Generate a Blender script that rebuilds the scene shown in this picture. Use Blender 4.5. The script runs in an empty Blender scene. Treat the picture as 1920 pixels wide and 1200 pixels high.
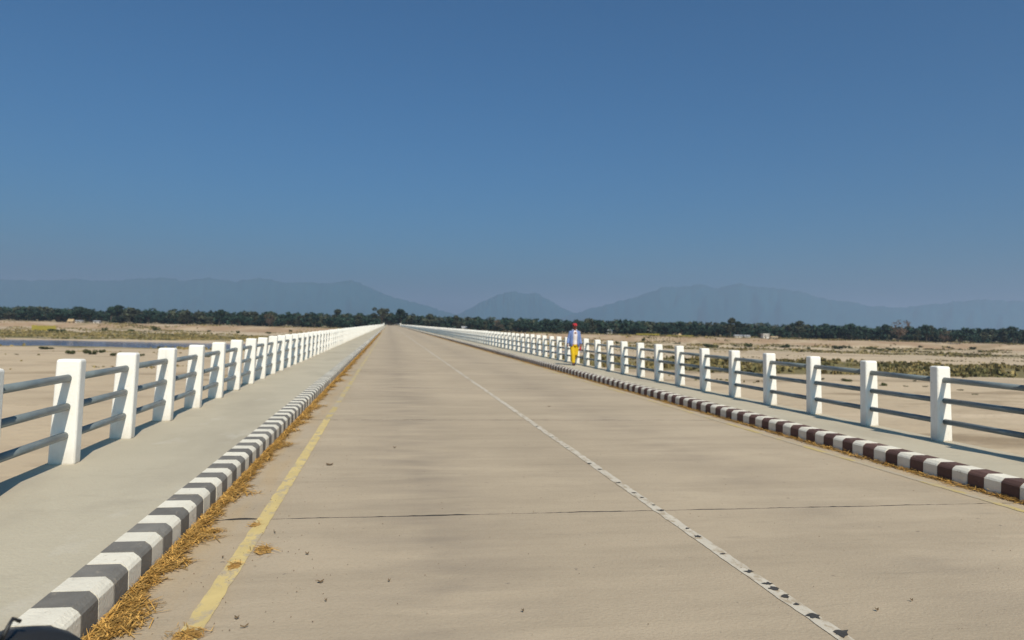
import bpy, bmesh, math, random
import numpy as np
from mathutils import Vector, Matrix, noise

# ------------------------------------------------------------------ camera, light, exposure
SC = bpy.context.scene
COL = SC.collection
R = math.radians
EYE = 1.62                                    # camera height above the road
FPX, VP, ROLL = 1350.0, (729.0, 606.5), R(1.3)  # focal length in photo pixels, road vanishing point
_dx, _dy = VP[0]-960, VP[1]-600
_xp = _dx*math.cos(ROLL)+_dy*math.sin(ROLL); _yp = -_dx*math.sin(ROLL)+_dy*math.cos(ROLL)
YAW = math.atan(-_xp/FPX); PITCH = math.atan(_yp/FPX*math.cos(YAW))
FW = Vector((math.sin(YAW)*math.cos(PITCH), math.cos(YAW)*math.cos(PITCH), math.sin(PITCH)))
_rt = Vector((math.cos(YAW), -math.sin(YAW), 0)); _up = _rt.cross(FW)
RT = _rt*math.cos(ROLL)+_up*math.sin(ROLL); UP = _up*math.cos(ROLL)-_rt*math.sin(ROLL)
cam_data = bpy.data.cameras.new('camera'); cam = bpy.data.objects.new('camera', cam_data); COL.objects.link(cam)
m = Matrix((RT, UP, -FW)).transposed().to_4x4(); m.translation = (0, 0, EYE); cam.matrix_world = m
cam_data.sensor_width = 36; cam_data.lens = 36*FPX/1920; cam_data.clip_start = 0.05; cam_data.clip_end = 60000
cam_data.dof.use_dof = True; cam_data.dof.focus_distance = 5.0; cam_data.dof.aperture_fstop = 2.2
SC.camera = cam

world = bpy.data.worlds.new('World'); SC.world = world; world.use_nodes = True
wn = world.node_tree.nodes; wl = world.node_tree.links
sky = wn.new('ShaderNodeTexSky'); sky.sky_type = 'NISHITA'; sky.sun_disc = False
SUN = Vector((0.20, -0.95, 1.0)).normalized()
sky.sun_elevation = math.asin(SUN.z); sky.sun_rotation = math.atan2(SUN.x, SUN.y)
sky.altitude = 0; sky.air_density = 1.0; sky.dust_density = 3.0; sky.ozone_density = 8.0
tint = wn.new('ShaderNodeMix'); tint.data_type = 'RGBA'; tint.blend_type = 'MULTIPLY'; tint.inputs[0].default_value = 1
tint.inputs[7].default_value = (0.33, 0.735, 0.87, 1)
wl.new(sky.outputs[0], tint.inputs[6]); wl.new(tint.outputs[2], wn['Background'].inputs[0])
wn['Background'].inputs[1].default_value = 0.1
sun_data = bpy.data.lights.new('sun', 'SUN'); sun_data.energy = 5.0; sun_data.angle = R(0.53); sun_data.color = (1, 0.91, 0.765)
sun = bpy.data.objects.new('sun', sun_data); COL.objects.link(sun); sun.location = (0, 0, 60)
sun.rotation_euler = SUN.to_track_quat('Z', 'Y').to_euler()
vs = SC.view_settings; vs.view_transform = 'Standard'; vs.look = 'None'; vs.exposure = 0.0; vs.gamma = 1; vs.use_curve_mapping = False
SC.cycles.volume_bounces = 1; SC.cycles.max_bounces = 8; SC.cycles.transparent_max_bounces = 8

rng = np.random.default_rng(7); random.seed(7)

def ray(x, y): return FW + RT*((x-960)/FPX) - UP*((y-600)/FPX)
def on_z(x, y, z):                            # photo pixel -> point on the horizontal plane z
    d = ray(x, y); return Vector((0, 0, EYE)) + d*((z-EYE)/d.z)
def at_depth(x, y, t):                        # photo pixel -> point at the given distance along the view
    return Vector((0, 0, EYE)) + ray(x, y)*t
def depth(x, y): return x*FW.x + y*FW.y

# ------------------------------------------------------------------ helpers
def tag(o, label=None, cat=None, group=None, kind=None):
    if label: o['label'] = label
    if cat: o['category'] = cat
    if group: o['group'] = group
    if kind: o['kind'] = kind
    return o
def empty(name, loc=(0, 0, 0), rz=0):
    o = bpy.data.objects.new(name, None); COL.objects.link(o); o.location = loc; o.rotation_euler = (0, 0, rz); o.empty_display_size = .2
    return o
def link(name, me, parent=None, loc=None):
    o = bpy.data.objects.new(name, me); COL.objects.link(o)
    if parent: o.parent = parent
    if loc is not None: o.location = loc
    return o
def copy_tree(o, parent=None):
    c = o.copy(); COL.objects.link(c); c.parent = parent
    for ch in list(o.children): copy_tree(ch, c)
    return c
class MB:                                     # collects geometry for one mesh
    def __init__(s): s.v = []; s.f = []; s.mi = []
    def add(s, vs, fs, mi=0):
        b = len(s.v); s.v += [tuple(p) for p in vs]; s.f += [tuple(b+i for i in f) for f in fs]; s.mi += [mi]*len(fs)
    def box(s, x0, x1, y0, y1, z0, z1, mi=0):
        s.add([(x, y, z) for z in (z0, z1) for y in (y0, y1) for x in (x0, x1)],
              [(0, 2, 3, 1), (4, 5, 7, 6), (0, 1, 5, 4), (2, 6, 7, 3), (0, 4, 6, 2), (1, 3, 7, 5)], mi)
    def tube(s, pts, rad, seg=8, cap=True, mi=0, flat=None):
        pts = [Vector(p) for p in pts]; n = len(pts)
        if not hasattr(rad, '__len__'): rad = [rad]*n
        vs = []; prev = None
        for i, p in enumerate(pts):
            d = (pts[min(i+1, n-1)]-pts[max(i-1, 0)]).normalized()
            a = prev - d*prev.dot(d) if prev else (Vector((0, 0, 1)) if abs(d.z) < .9 else Vector((1, 0, 0)))
            if not prev: a = a - d*a.dot(d)
            a.normalize(); prev = a; b = d.cross(a)
            r = rad[i]; ra, rb = (r, r) if not hasattr(r, '__len__') else r
            vs += [p + a*(ra*math.cos(2*math.pi*k/seg)) + b*(rb*math.sin(2*math.pi*k/seg)) for k in range(seg)]
        fs = [(i*seg+k, i*seg+(k+1) % seg, (i+1)*seg+(k+1) % seg, (i+1)*seg+k) for i in range(n-1) for k in range(seg)]
        if cap: fs += [tuple(range(seg-1, -1, -1)), tuple((n-1)*seg+k for k in range(seg))]
        s.add(vs, fs, mi)
    def ball(s, c, r, seg=12, rings=8, mi=0):
        r = r if hasattr(r, '__len__') else (r, r, r); vs = []; fs = []
        for i in range(rings+1):
            t = math.pi*i/rings
            for k in range(seg):
                p = 2*math.pi*k/seg
                vs.append((c[0]+r[0]*math.sin(t)*math.cos(p), c[1]+r[1]*math.sin(t)*math.sin(p), c[2]+r[2]*math.cos(t)))
        for i in range(rings):
            for k in range(seg): fs.append((i*seg+k, (i+1)*seg+k, (i+1)*seg+(k+1) % seg, i*seg+(k+1) % seg))
        s.add(vs, fs, mi)
    def torus(s, c, R0, r, ax='x', seg=32, ms=10, mi=0):
        vs = []; fs = []
        for i in range(seg):
            a = 2*math.pi*i/seg
            for k in range(ms):
                b = 2*math.pi*k/ms; q = R0+r*math.cos(b); w = r*math.sin(b)*1.05
                vs.append((c[0]+w, c[1]+q*math.cos(a), c[2]+q*math.sin(a)))
        for i in range(seg):
            for k in range(ms): fs.append((i*ms+k, ((i+1) % seg)*ms+k, ((i+1) % seg)*ms+(k+1) % ms, i*ms+(k+1) % ms))
        s.add(vs, fs, mi)
    def mesh(s, name, mats, smooth=False, bevel=0, bseg=2):
        me = bpy.data.meshes.new(name); me.from_pydata(s.v, [], s.f); me.update()
        if bevel:
            bm = bmesh.new(); bm.from_mesh(me); bmesh.ops.remove_doubles(bm, verts=bm.verts, dist=1e-5)
            bmesh.ops.bevel(bm, geom=list(bm.edges), offset=bevel, segments=bseg, profile=.5, affect='EDGES'); bm.to_mesh(me); bm.free()
        else: me.polygons.foreach_set('material_index', s.mi)
        for mt in (mats if isinstance(mats, (list, tuple)) else [mats]): me.materials.append(mt)
        if smooth: me.polygons.foreach_set('use_smooth', [True]*len(me.polygons))
        me.update(); return me
    def build(s, name, mats, parent=None, **k): return link(name, s.mesh(name, mats, **k), parent)
def quads_mesh(name, verts, mats, mi=None, tri=False):   # verts: (n*4, 3) numpy array of loose quads (fast)
    k = 3 if tri else 4; n = len(verts)//k
    me = bpy.data.meshes.new(name); me.vertices.add(n*k); me.vertices.foreach_set('co', np.asarray(verts, dtype=np.float32).ravel())
    me.loops.add(n*k); me.loops.foreach_set('vertex_index', np.arange(n*k, dtype=np.int32))
    me.polygons.add(n); me.polygons.foreach_set('loop_start', np.arange(0, n*k, k, dtype=np.int32))
    if mi is not None: me.polygons.foreach_set('material_index', np.asarray(mi, dtype=np.int32))
    for mt in (mats if isinstance(mats, (list, tuple)) else [mats]): me.materials.append(mt)
    me.update(calc_edges=True); return me
def fbm(x, y, z=0., oct=4): return noise.fractal(Vector((x, y, z)), 1.0, 2.0, oct)

# ------------------------------------------------------------------ materials
def mat(name, col, rough=.8, var=.12, scale=3., col2=None, bump=0., bscale=60., metal=0., obj=False, spec=.3, detail=6., extra=None, rand=0., isl=0., bdist=.02):
    M = bpy.data.materials.new(name); M.use_nodes = True; N = M.node_tree.nodes; L = M.node_tree.links; B = N['Principled BSDF']
    B.inputs['Roughness'].default_value = rough; B.inputs['Metallic'].default_value = metal; B.inputs['Specular IOR Level'].default_value = spec
    if obj: co = N.new('ShaderNodeTexCoord').outputs['Object']
    else: co = N.new('ShaderNodeNewGeometry').outputs['Position']
    nz = N.new('ShaderNodeTexNoise'); nz.inputs['Scale'].default_value = scale; nz.inputs['Detail'].default_value = detail; nz.inputs['Roughness'].default_value = .62
    L.new(co, nz.inputs['Vector'])
    rp = N.new('ShaderNodeValToRGB'); e = rp.color_ramp.elements; e[0].position = .3; e[1].position = .72
    c2 = col2 or tuple(min(1, c*(1+var)) for c in col); c1 = col if col2 else tuple(c*(1-var) for c in col)
    e[0].color = (*c1, 1); e[1].color = (*c2, 1); L.new(nz.outputs['Fac'], rp.inputs[0]); out = rp.outputs[0]
    if extra: out = extra(N, L, co, out)
    if isl:
        gi = N.new('ShaderNodeNewGeometry'); h2 = N.new('ShaderNodeHueSaturation'); m2 = N.new('ShaderNodeMapRange'); m2.inputs[3].default_value = 1-isl; m2.inputs[4].default_value = 1+isl
        L.new(gi.outputs['Random Per Island'], m2.inputs[0]); L.new(m2.outputs[0], h2.inputs['Value']); L.new(out, h2.inputs['Color']); out = h2.outputs[0]
    if rand:
        oi = N.new('ShaderNodeObjectInfo'); hs = N.new('ShaderNodeHueSaturation'); mr = N.new('ShaderNodeMapRange')
        mr.inputs[3].default_value = 1-rand; mr.inputs[4].default_value = 1+rand
        L.new(oi.outputs['Random'], mr.inputs[0]); L.new(mr.outputs[0], hs.inputs['Value']); L.new(out, hs.inputs['Color']); out = hs.outputs[0]
    L.new(out, B.inputs['Base Color'])
    if bump:
        nb = N.new('ShaderNodeTexNoise'); nb.inputs['Scale'].default_value = bscale; nb.inputs['Detail'].default_value = 5; L.new(co, nb.inputs['Vector'])
        bp = N.new('ShaderNodeBump'); bp.inputs['Strength'].default_value = bump; bp.inputs['Distance'].default_value = bdist
        L.new(nb.outputs['Fac'], bp.inputs['Height']); L.new(bp.outputs[0], B.inputs['Normal'])
    return M
def layer(N, L, co, base, col, scale, lo, hi, amt=1., stretch=None, detail=5., off=0., rough=.6):
    """mix a second colour in where a noise lies between lo and hi"""
    v = co
    if stretch or off:
        mp = N.new('ShaderNodeMapping'); mp.inputs['Scale'].default_value = stretch or (1, 1, 1); mp.inputs['Location'].default_value = (off, off*.7, off*.3)
        L.new(co, mp.inputs[0]); v = mp.outputs[0]
    nz = N.new('ShaderNodeTexNoise'); nz.inputs['Scale'].default_value = scale; nz.inputs['Detail'].default_value = detail; nz.inputs['Roughness'].default_value = rough
    L.new(v, nz.inputs['Vector'])
    mr = N.new('ShaderNodeMapRange'); mr.inputs[1].default_value = lo; mr.inputs[2].default_value = hi; mr.inputs[4].default_value = amt
    L.new(nz.outputs['Fac'], mr.inputs[0])
    mx = N.new('ShaderNodeMix'); mx.data_type = 'RGBA'; L.new(mr.outputs[0], mx.inputs[0]); L.new(base, mx.inputs[6]); mx.inputs[7].default_value = (*col, 1)
    return mx.outputs[2]
def xband(N, L, co, base, col, x0, w, amt, nscale=1.2, st=(2.2, .35, 1)):
    """real dirt along a wheel path or kerb: a strip round x0, broken up by noise"""
    sp = N.new('ShaderNodeSeparateXYZ'); L.new(co, sp.inputs[0])
    a = N.new('ShaderNodeMath'); a.operation = 'SUBTRACT'; L.new(sp.outputs[0], a.inputs[0]); a.inputs[1].default_value = x0
    b = N.new('ShaderNodeMath'); b.operation = 'ABSOLUTE'; L.new(a.outputs[0], b.inputs[0])
    mr = N.new('ShaderNodeMapRange'); mr.inputs[1].default_value = w; mr.inputs[2].default_value = 0; mr.inputs[4].default_value = amt; L.new(b.outputs[0], mr.inputs[0])
    mp = N.new('ShaderNodeMapping'); mp.inputs['Scale'].default_value = st; L.new(co, mp.inputs[0])
    nz = N.new('ShaderNodeTexNoise'); nz.inputs['Scale'].default_value = nscale; nz.inputs['Detail'].default_value = 6; L.new(mp.outputs[0], nz.inputs['Vector'])
    m2 = N.new('ShaderNodeMapRange'); m2.inputs[1].default_value = .35; m2.inputs[2].default_value = .7; L.new(nz.outputs['Fac'], m2.inputs[0])
    mu = N.new('ShaderNodeMath'); mu.operation = 'MULTIPLY'; L.new(mr.outputs[0], mu.inputs[0]); L.new(m2.outputs[0], mu.inputs[1])
    mx = N.new('ShaderNodeMix'); mx.data_type = 'RGBA'; L.new(mu.outputs[0], mx.inputs[0]); L.new(base, mx.inputs[6]); mx.inputs[7].default_value = (*col, 1)
    return mx.outputs[2]

def road_extra(N, L, co, b):
    b = layer(N, L, co, b, (.31, .245, .172), 1.1, .46, .76, .8, (.22, 1.5, 1), detail=12, rough=.72)
    b = layer(N, L, co, b, (.52, .42, .30), .7, .52, .78, .7, (.3, .9, 1), off=19, detail=12, rough=.7)
    b = layer(N, L, co, b, (.27, .22, .16), 2.6, .60, .74, .65, (.35, 2.2, 1), off=7, detail=10, rough=.7)
    b = xband(N, L, co, b, (.25, .20, .15), .35, .9, .75, 1.3, (.7, 2.2, 1))
    b = xband(N, L, co, b, (.27, .215, .16), 3.9, .9, .5, 1.3, (.7, 2.2, 1))
    b = xband(N, L, co, b, (.45, .31, .16), -1.35, .55, .9, 2.2)
    b = xband(N, L, co, b, (.47, .34, .19), 6.1, .5, .8, 2.2)
    b = layer(N, L, co, b, (.15, .125, .10), 13., .69, .74, .7, off=3, detail=4)
    b = layer(N, L, co, b, (.24, .19, .135), 55., .50, .72, .6, off=5, detail=8, rough=.85)
    b = layer(N, L, co, b, (.60, .49, .36), 70., .56, .74, .5, off=9, detail=8, rough=.85)
    return b
def walk_extra(N, L, co, b):
    b = layer(N, L, co, b, (.34, .29, .22), .7, .5, .75, .7, (1, .4, 1))
    b = layer(N, L, co, b, (.58, .53, .44), 1.1, .62, .74, .45, (1.4, .8, 1), off=11)
    b = layer(N, L, co, b, (.30, .25, .19), 60., .50, .72, .5, off=2, detail=8, rough=.85)
    b = layer(N, L, co, b, (.36, .31, .235), 1.8, .55, .72, .6, (.5, 1.3, 1), off=23, detail=10, rough=.7)
    return b
def post_extra(N, L, co, b):
    b = layer(N, L, co, b, (.60, .55, .46), 6., .55, .75, .6, (1, 1, .3), detail=9, rough=.7)
    b = layer(N, L, co, b, (.45, .40, .33), 30., .66, .72, .6, off=4, detail=5)
    # road dust splashed on the foot of the post
    sp = N.new('ShaderNodeSeparateXYZ'); L.new(co, sp.inputs[0]); mr = N.new('ShaderNodeMapRange'); mr.inputs[1].default_value = .42; mr.inputs[2].default_value = .18; mr.inputs[4].default_value = .75; L.new(sp.outputs[2], mr.inputs[0])
    nz = N.new('ShaderNodeTexNoise'); nz.inputs['Scale'].default_value = 11; nz.inputs['Detail'].default_value = 7; L.new(co, nz.inputs['Vector'])
    mu = N.new('ShaderNodeMath'); mu.operation = 'MULTIPLY'; L.new(mr.outputs[0], mu.inputs[0]); L.new(nz.outputs['Fac'], mu.inputs[1])
    mx = N.new('ShaderNodeMix'); mx.data_type = 'RGBA'; L.new(mu.outputs[0], mx.inputs[0]); L.new(b, mx.inputs[6]); mx.inputs[7].default_value = (.44, .36, .25, 1)
    return mx.outputs[2]
def sand_extra(N, L, co, b):
    at = N.new('ShaderNodeVertexColor'); at.layer_name = 'cover'
    sp = N.new('ShaderNodeSeparateColor'); L.new(at.outputs[0], sp.inputs[0])
    b = layer(N, L, co, b, (.36, .27, .18), .05, .52, .7, .7, (1, 2.0, 1))
    b = layer(N, L, co, b, (.30, .22, .14), .25, .60, .72, .6, (.6, 1.6, 1), off=31)
    b = layer(N, L, co, b, (.24, .17, .10), .07, .56, .66, .75, (.35, 1.3, 1), off=57, detail=9)
    b = layer(N, L, co, b, (.60, .47, .33), .09, .58, .70, .6, (.3, 1.0, 1), off=83, detail=9)
    b = layer(N, L, co, b, (.17, .13, .075), .5, .66, .72, .7, (.5, 1.2, 1), off=101, detail=6)
    for ch, c in ((0, (.17, .135, .052)), (1, (.34, .225, .135)), (2, (.55, .40, .03))):
        nz = N.new('ShaderNodeTexNoise'); nz.inputs['Scale'].default_value = .06 if ch else .11; nz.inputs['Detail'].default_value = 8; L.new(co, nz.inputs['Vector'])
        ad = N.new('ShaderNodeMath'); ad.operation = 'ADD'; L.new(nz.outputs['Fac'], ad.inputs[0]); L.new(sp.outputs[ch], ad.inputs[1])
        mr = N.new('ShaderNodeMapRange'); mr.inputs[1].default_value = .85; mr.inputs[2].default_value = 1.15; L.new(ad.outputs[0], mr.inputs[0])
        mx = N.new('ShaderNodeMix'); mx.data_type = 'RGBA'; L.new(mr.outputs[0], mx.inputs[0]); L.new(b, mx.inputs[6]); mx.inputs[7].default_value = (*c, 1); b = mx.outputs[2]
    return b
def worn(col, thr, scale, base=(.36, .30, .225)):
    def f(N, L, co, b): return layer(N, L, co, b, base, scale, thr, thr+.1, 1., (1.6, .8, 1), off=2, detail=8, rough=.7)
    return f
M = {}
M['road'] = mat('road_concrete', (.435, .345, .242), .9, .13, .35, bump=.25, bscale=45, extra=road_extra)
M['walk'] = mat('footpath_concrete', (.47, .41, .305), .92, .07, .5, bump=.25, bscale=40, extra=walk_extra)
M['deck'] = mat('deck_concrete', (.38, .34, .28), .9, .12, .6, bump=.2)
M['tar'] = mat('joint_tar', (.055, .05, .046), .8, .3, 8)
M['white_paint'] = mat('white_paint', (.83, .80, .73), .6, .04, 4, bump=.15, bscale=30, extra=post_extra)
M['kerb_white'] = mat('kerb_white_paint', (.74, .68, .565), .8, .07, 6, bump=.25, bscale=50, extra=worn(0, .60, 11, (.44, .38, .29)), rand=.06)
M['kerb_grey'] = mat('kerb_dark_paint', (.18, .165, .145), .75, .16, 6, bump=.25, bscale=50, extra=worn(0, .58, 9, (.29, .25, .20)), rand=.16)
M['kerb_maroon'] = mat('kerb_maroon_paint', (.115, .062, .05), .75, .16, 6, bump=.25, bscale=50, extra=worn(0, .62, 9, (.25, .19, .15)), rand=.16)
M['pipe'] = mat('grey_pipe_paint', (.17, .20, .205), .42, .18, 4, bump=.08, spec=.5)
M['line_white'] = mat('worn_white_line', (.55, .485, .39), .8, .08, 5, extra=worn(0, .49, 7, (.40, .32, .225)))
M['line_yellow'] = mat('worn_yellow_line', (.60, .455, .195), .8, .1, 4, extra=worn(0, .50, 5., (.43, .345, .235)))
M['line_faded'] = mat('faded_yellow_line', (.50, .38, .16), .85, .08, 4, extra=worn(0, .44, 2.2, (.42, .345, .25)))
M['line_ghost'] = mat('nearly_gone_white_line', (.50, .43, .34), .85, .06, 4, extra=worn(0, .46, 1.6, (.42, .345, .255)))
M['straw'] = mat('dry_straw', (.33, .165, .03), .9, .3, 18, col2=(.56, .34, .10), isl=.55)
M['straw_dust'] = mat('straw_dust', (.36, .19, .045), .95, .2, 14, col2=(.47, .29, .11), bump=.5, bscale=90)
M['sand'] = mat('river_sand', (.50, .385, .255), .95, .08, .02, bump=.5, bscale=.9, bdist=.35, extra=sand_extra)
M['leaf'] = mat('leaf', (.009, .023, .017), .7, .3, .4, col2=(.028, .050, .030), spec=.2, rand=.35, isl=.45)
M['leaf2'] = mat('leaf_olive', (.026, .032, .020), .7, .3, .4, col2=(.058, .062, .034), spec=.2, rand=.3, isl=.45)
M['leafbrown'] = mat('leaf_dry', (.075, .05, .035), .8, .3, .4, col2=(.12, .085, .06), spec=.2, rand=.2)
M['bush'] = mat('shrub_leaf', (.03, .045, .012), .8, .3, .6, col2=(.07, .075, .02), spec=.2, rand=.3, isl=.45)
M['grass'] = mat('river_grass', (.13, .11, .04), .85, .3, .08, col2=(.33, .245, .10), spec=.2, isl=.3)
M['grass2'] = mat('river_grass_green', (.08, .078, .028), .85, .3, .08, col2=(.18, .15, .06), spec=.2, isl=.3)
M['bark'] = mat('bark', (.09, .07, .05), .9, .2, 3)
M['mount'] = mat('mountain_forest_haze_blue', (.004, .060, .085), .95, .3, .0008, col2=(.012, .085, .11),  # forest tone with the blue of distant haze mixed into the colour
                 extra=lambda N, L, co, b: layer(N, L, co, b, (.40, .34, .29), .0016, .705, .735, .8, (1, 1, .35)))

# water: one closed look, a rippled dark surface that mirrors the sky
W = bpy.data.materials.new('river_water'); W.use_nodes = True; wB = W.node_tree.nodes['Principled BSDF']
wB.inputs['Base Color'].default_value = (.05, .08, .21, 1); wB.inputs['Roughness'].default_value = .08; wB.inputs['IOR'].default_value = 1.33
_n = W.node_tree.nodes.new('ShaderNodeTexNoise'); _n.inputs['Scale'].default_value = .8; _n.inputs['Detail'].default_value = 4
_b = W.node_tree.nodes.new('ShaderNodeBump'); _b.inputs['Strength'].default_value = .35; _b.inputs['Distance'].default_value = .1
_g = W.node_tree.nodes.new('ShaderNodeNewGeometry')
W.node_tree.links.new(_g.outputs['Position'], _n.inputs['Vector']); W.node_tree.links.new(_n.outputs['Fac'], _b.inputs['Height']); W.node_tree.links.new(_b.outputs[0], wB.inputs['Normal'])
M['water'] = W

# ------------------------------------------------------------------ the land
BED = -7.0; BANK = -2.6
XL, XR = -1.46, 6.17                           # carriageway edges at the kerbs
YEND = 474.0                                   # far end of the bridge
def sstep(a, b, v):
    t = min(1, max(0, (v-a)/(b-a))); return t*t*(3-2*t)
def river_mid(x): return 243+14*math.sin(x*.012+1.0)+ (x+60)*.10 if x > -60 else 243+14*math.sin(x*.012+1.0)
def river_half(x): return 39*(1-sstep(20, 110, x)) - 3
def bank_top(x): return 490-.12*max(x, 0)+10*fbm(x*.012, 3.3)
def bank_low(x): return (395 if x < 0 else 395-.16*min(x, 350))+16*fbm(x*.009, 8.1)
def ground_z(x, y):
    t = depth(x, y); w = fbm(x*.02, y*.02)
    a, b = bank_low(x), bank_top(x); s = min(1, max(0, (t-a)/(b-a)))
    prof = .25*sstep(0, .5, s)+.75*sstep(.5+.12*w, .78+.12*w, s)
    z = BED+(BANK-BED)*prof
    z += (.35*w+.10*fbm(x*.11, y*.11))*(1-.6*prof)
    h = river_half(x)
    if h > 0:
        d = abs(t-river_mid(x))-h
        z -= 1.1*(1-sstep(-8, 3, d))
    # earth embankment that carries the road on beyond the bridge
    if y > YEND-6:
        e = sstep(YEND-6, YEND+1.5, y)*(1-sstep(6.5, 14, abs(x-2.35)))
        z = z*(1-e)+(-.10)*e
    return z
def cover(x, y):
    """ground cover actually growing or lying there: r grass, g reddish bank earth, b flowering field"""
    t = depth(x, y); w = 12*fbm(x*.02, y*.03, 5.)
    a, b = bank_low(x), bank_top(x); r = g = f = 0.
    s = (t-a)/(b-a)
    g = sstep(.3, .6, s)*(1-sstep(.98, 1.06, s))*.55
    if x < 0:
        h = river_half(x); d = abs(t-river_mid(x))-h
        r = max(r, (1-sstep(3, 14+w, abs(d-2)))*.38 if t < river_mid(x) else 0)
        r = max(r, sstep(-13+w*.4, -7+w*.4, t-(river_mid(x)-h))*(1-sstep(-2, 1, t-(river_mid(x)-h)))*.6)
        r = max(r, sstep(h-2, h+6, t-river_mid(x))*(1-sstep(a-10, a+25+w, t))*.62)
    else:
        r = max(r, sstep(146+w, 160+w, t)*(1-sstep(216+w, 232+w, t))*.72*sstep(5, 25, x))
        r = max(r, sstep(a-60+w, a-45+w, t)*(1-sstep(a-8, a+20+w, t))*.52)
    r = max(r, sstep(-.05, .15, s)*(1-sstep(.85, 1., s))*(.36+.02*w))
    r = max(r, sstep(1.0, 1.12, s)*.55)
    return r, g, f
def axis(lo, f0, f1, hi, step, grow):
    a = list(np.arange(f0, f1+.01, step)); s = step; v = f1
    while v < hi: s *= grow; v += s; a.append(v)
    s = step; v = f0; b = []
    while v > lo: s *= grow; v -= s; b.append(v)
    return b[::-1]+a
gx = axis(-16000, -330, 470, 16000, 4., 1.35); gy = axis(-900, 40, 560, 17000, 3.2, 1.35)
gv = []; gc = []
for y in gy:
    for x in gx:
        gv.append((x, y, ground_z(x, y))); gc.append(cover(x, y)+(1.,))
nx = len(gx)
gf = [(j*nx+i, j*nx+i+1, (j+1)*nx+i+1, (j+1)*nx+i) for j in range(len(gy)-1) for i in range(nx-1)]
me = bpy.data.meshes.new('riverbed'); me.from_pydata(gv, [], gf); me.materials.append(M['sand'])
ca = me.color_attributes.new('cover', 'FLOAT_COLOR', 'POINT'); ca.data.foreach_set('color', np.array(gc, dtype=np.float32).ravel())
me.polygons.foreach_set('use_smooth', [True]*len(me.polygons)); me.update()
tag(link('riverbed', me), kind='structure', label='pale sandy dry riverbed with grassy bands and a low far bank')
mb = MB(); xs = list(np.arange(-600, 116, 12.))
for x in xs:
    h = max(.5, river_half(x)+3); c = river_mid(x); s = FW.x/FW.y
    for t in (c-h, c+h): mb.v.append((x, (t-x*FW.x)/FW.y, BED-.5))
mb.f = [(2*i, 2*i+2, 2*i+3, 2*i+1) for i in range(len(xs)-1)]; mb.mi = [0]*len(mb.f)
tag(mb.build('river', M['water']), kind='structure', label='shallow blue river channel crossing the sand on the left')

# mountains: ridges with depth, fading in the haze
def mountain(name, crest, dist, span, label):
    """crest: photo pixels of the skyline; the ridge rises from the plain in front and falls away behind"""
    xs = np.array([c[0] for c in crest], float); ys = np.array([c[1] for c in crest], float)
    n, k = 420, 26; vs = []
    px = np.linspace(xs[0], xs[-1], n)
    for i, u in enumerate(px):
        p = at_depth(u, float(np.interp(u, xs, ys)), dist); top = max(p.z, 1.)
        top += 14*fbm(u*.06, dist*.001)+11*fbm(u*.20, 2.)+5*fbm(u*.5, 4.)
        d = Vector((p.x, p.y, 0)); d.normalize(); base = Vector((p.x, p.y, 0))
        for j in range(k+1):
            s = j/k*2-1                              # -1 front foot, 0 crest, 1 back foot
            q = base+d*(span*s*(.8+.3*fbm(u*.012, 7.)))
            h = (1-abs(s))**1.25
            rib = fbm(u*.035, s*2.2+dist)*.22*min(1, abs(s)*4)*h**.4
            z = (top+3)*max(0, h*(1+rib))-3-3*(abs(s) > .99)
            vs.append((q.x, q.y, z))
    fs = [(i*(k+1)+j, (i+1)*(k+1)+j, (i+1)*(k+1)+j+1, i*(k+1)+j+1) for i in range(n-1) for j in range(k)]
    me = bpy.data.meshes.new(name); me.from_pydata(vs, [], fs); me.materials.append(M['mount']); me.polygons.foreach_set('use_smooth', [True]*len(fs)); me.update()
    return tag(link(name, me), kind='structure', label=label)
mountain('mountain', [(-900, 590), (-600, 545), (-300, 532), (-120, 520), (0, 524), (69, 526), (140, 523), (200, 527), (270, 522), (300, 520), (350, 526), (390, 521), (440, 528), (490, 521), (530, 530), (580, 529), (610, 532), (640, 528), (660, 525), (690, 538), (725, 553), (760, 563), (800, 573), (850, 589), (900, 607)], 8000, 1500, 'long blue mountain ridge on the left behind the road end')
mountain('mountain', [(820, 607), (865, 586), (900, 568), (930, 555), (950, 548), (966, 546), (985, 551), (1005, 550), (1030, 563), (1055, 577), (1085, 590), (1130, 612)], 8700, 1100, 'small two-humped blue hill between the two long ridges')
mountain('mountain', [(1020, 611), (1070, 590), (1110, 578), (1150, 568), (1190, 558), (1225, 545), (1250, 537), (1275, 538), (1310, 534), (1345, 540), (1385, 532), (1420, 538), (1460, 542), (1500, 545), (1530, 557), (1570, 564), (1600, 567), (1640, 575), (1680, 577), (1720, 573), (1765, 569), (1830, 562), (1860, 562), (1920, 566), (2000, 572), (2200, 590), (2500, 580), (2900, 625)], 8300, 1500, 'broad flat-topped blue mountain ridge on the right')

# ------------------------------------------------------------------ bridge deck, road, footpaths, kerbs
KH = .19; KW = .23; POST_L, POST_R = -2.97, 7.37    # inner foot of the posts
EDGE_L, EDGE_R = POST_L-.27, POST_R+.27; Y0 = -14.0
bridge = tag(empty('bridge', (2.2, 230, BED)), 'long low concrete river bridge carrying the road', 'bridge')
def under(o): o.parent = bridge; o.matrix_parent_inverse = Matrix.Translation((-2.2, -230, -BED)); return o
mb = MB(); mb.box(EDGE_L+.02, EDGE_R-.02, Y0, YEND, -.30, -.045); under(mb.build('deck_slab', M['deck']))
for gxp in (-1.6, 1.0, 3.4, 6.0):
    mb = MB(); mb.box(gxp-.22, gxp+.22, Y0, YEND, -1.7, -.302); under(mb.build('girder', M['deck']))
pm = MB(); pm.box(-5.0, 5.0, -.7, .7, -2.6, -1.702); pm.tube([(0, 0, -9.5), (0, 0, -2.602)], 1.1, 20); pm = pm.mesh('pier', M['deck'])
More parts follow.
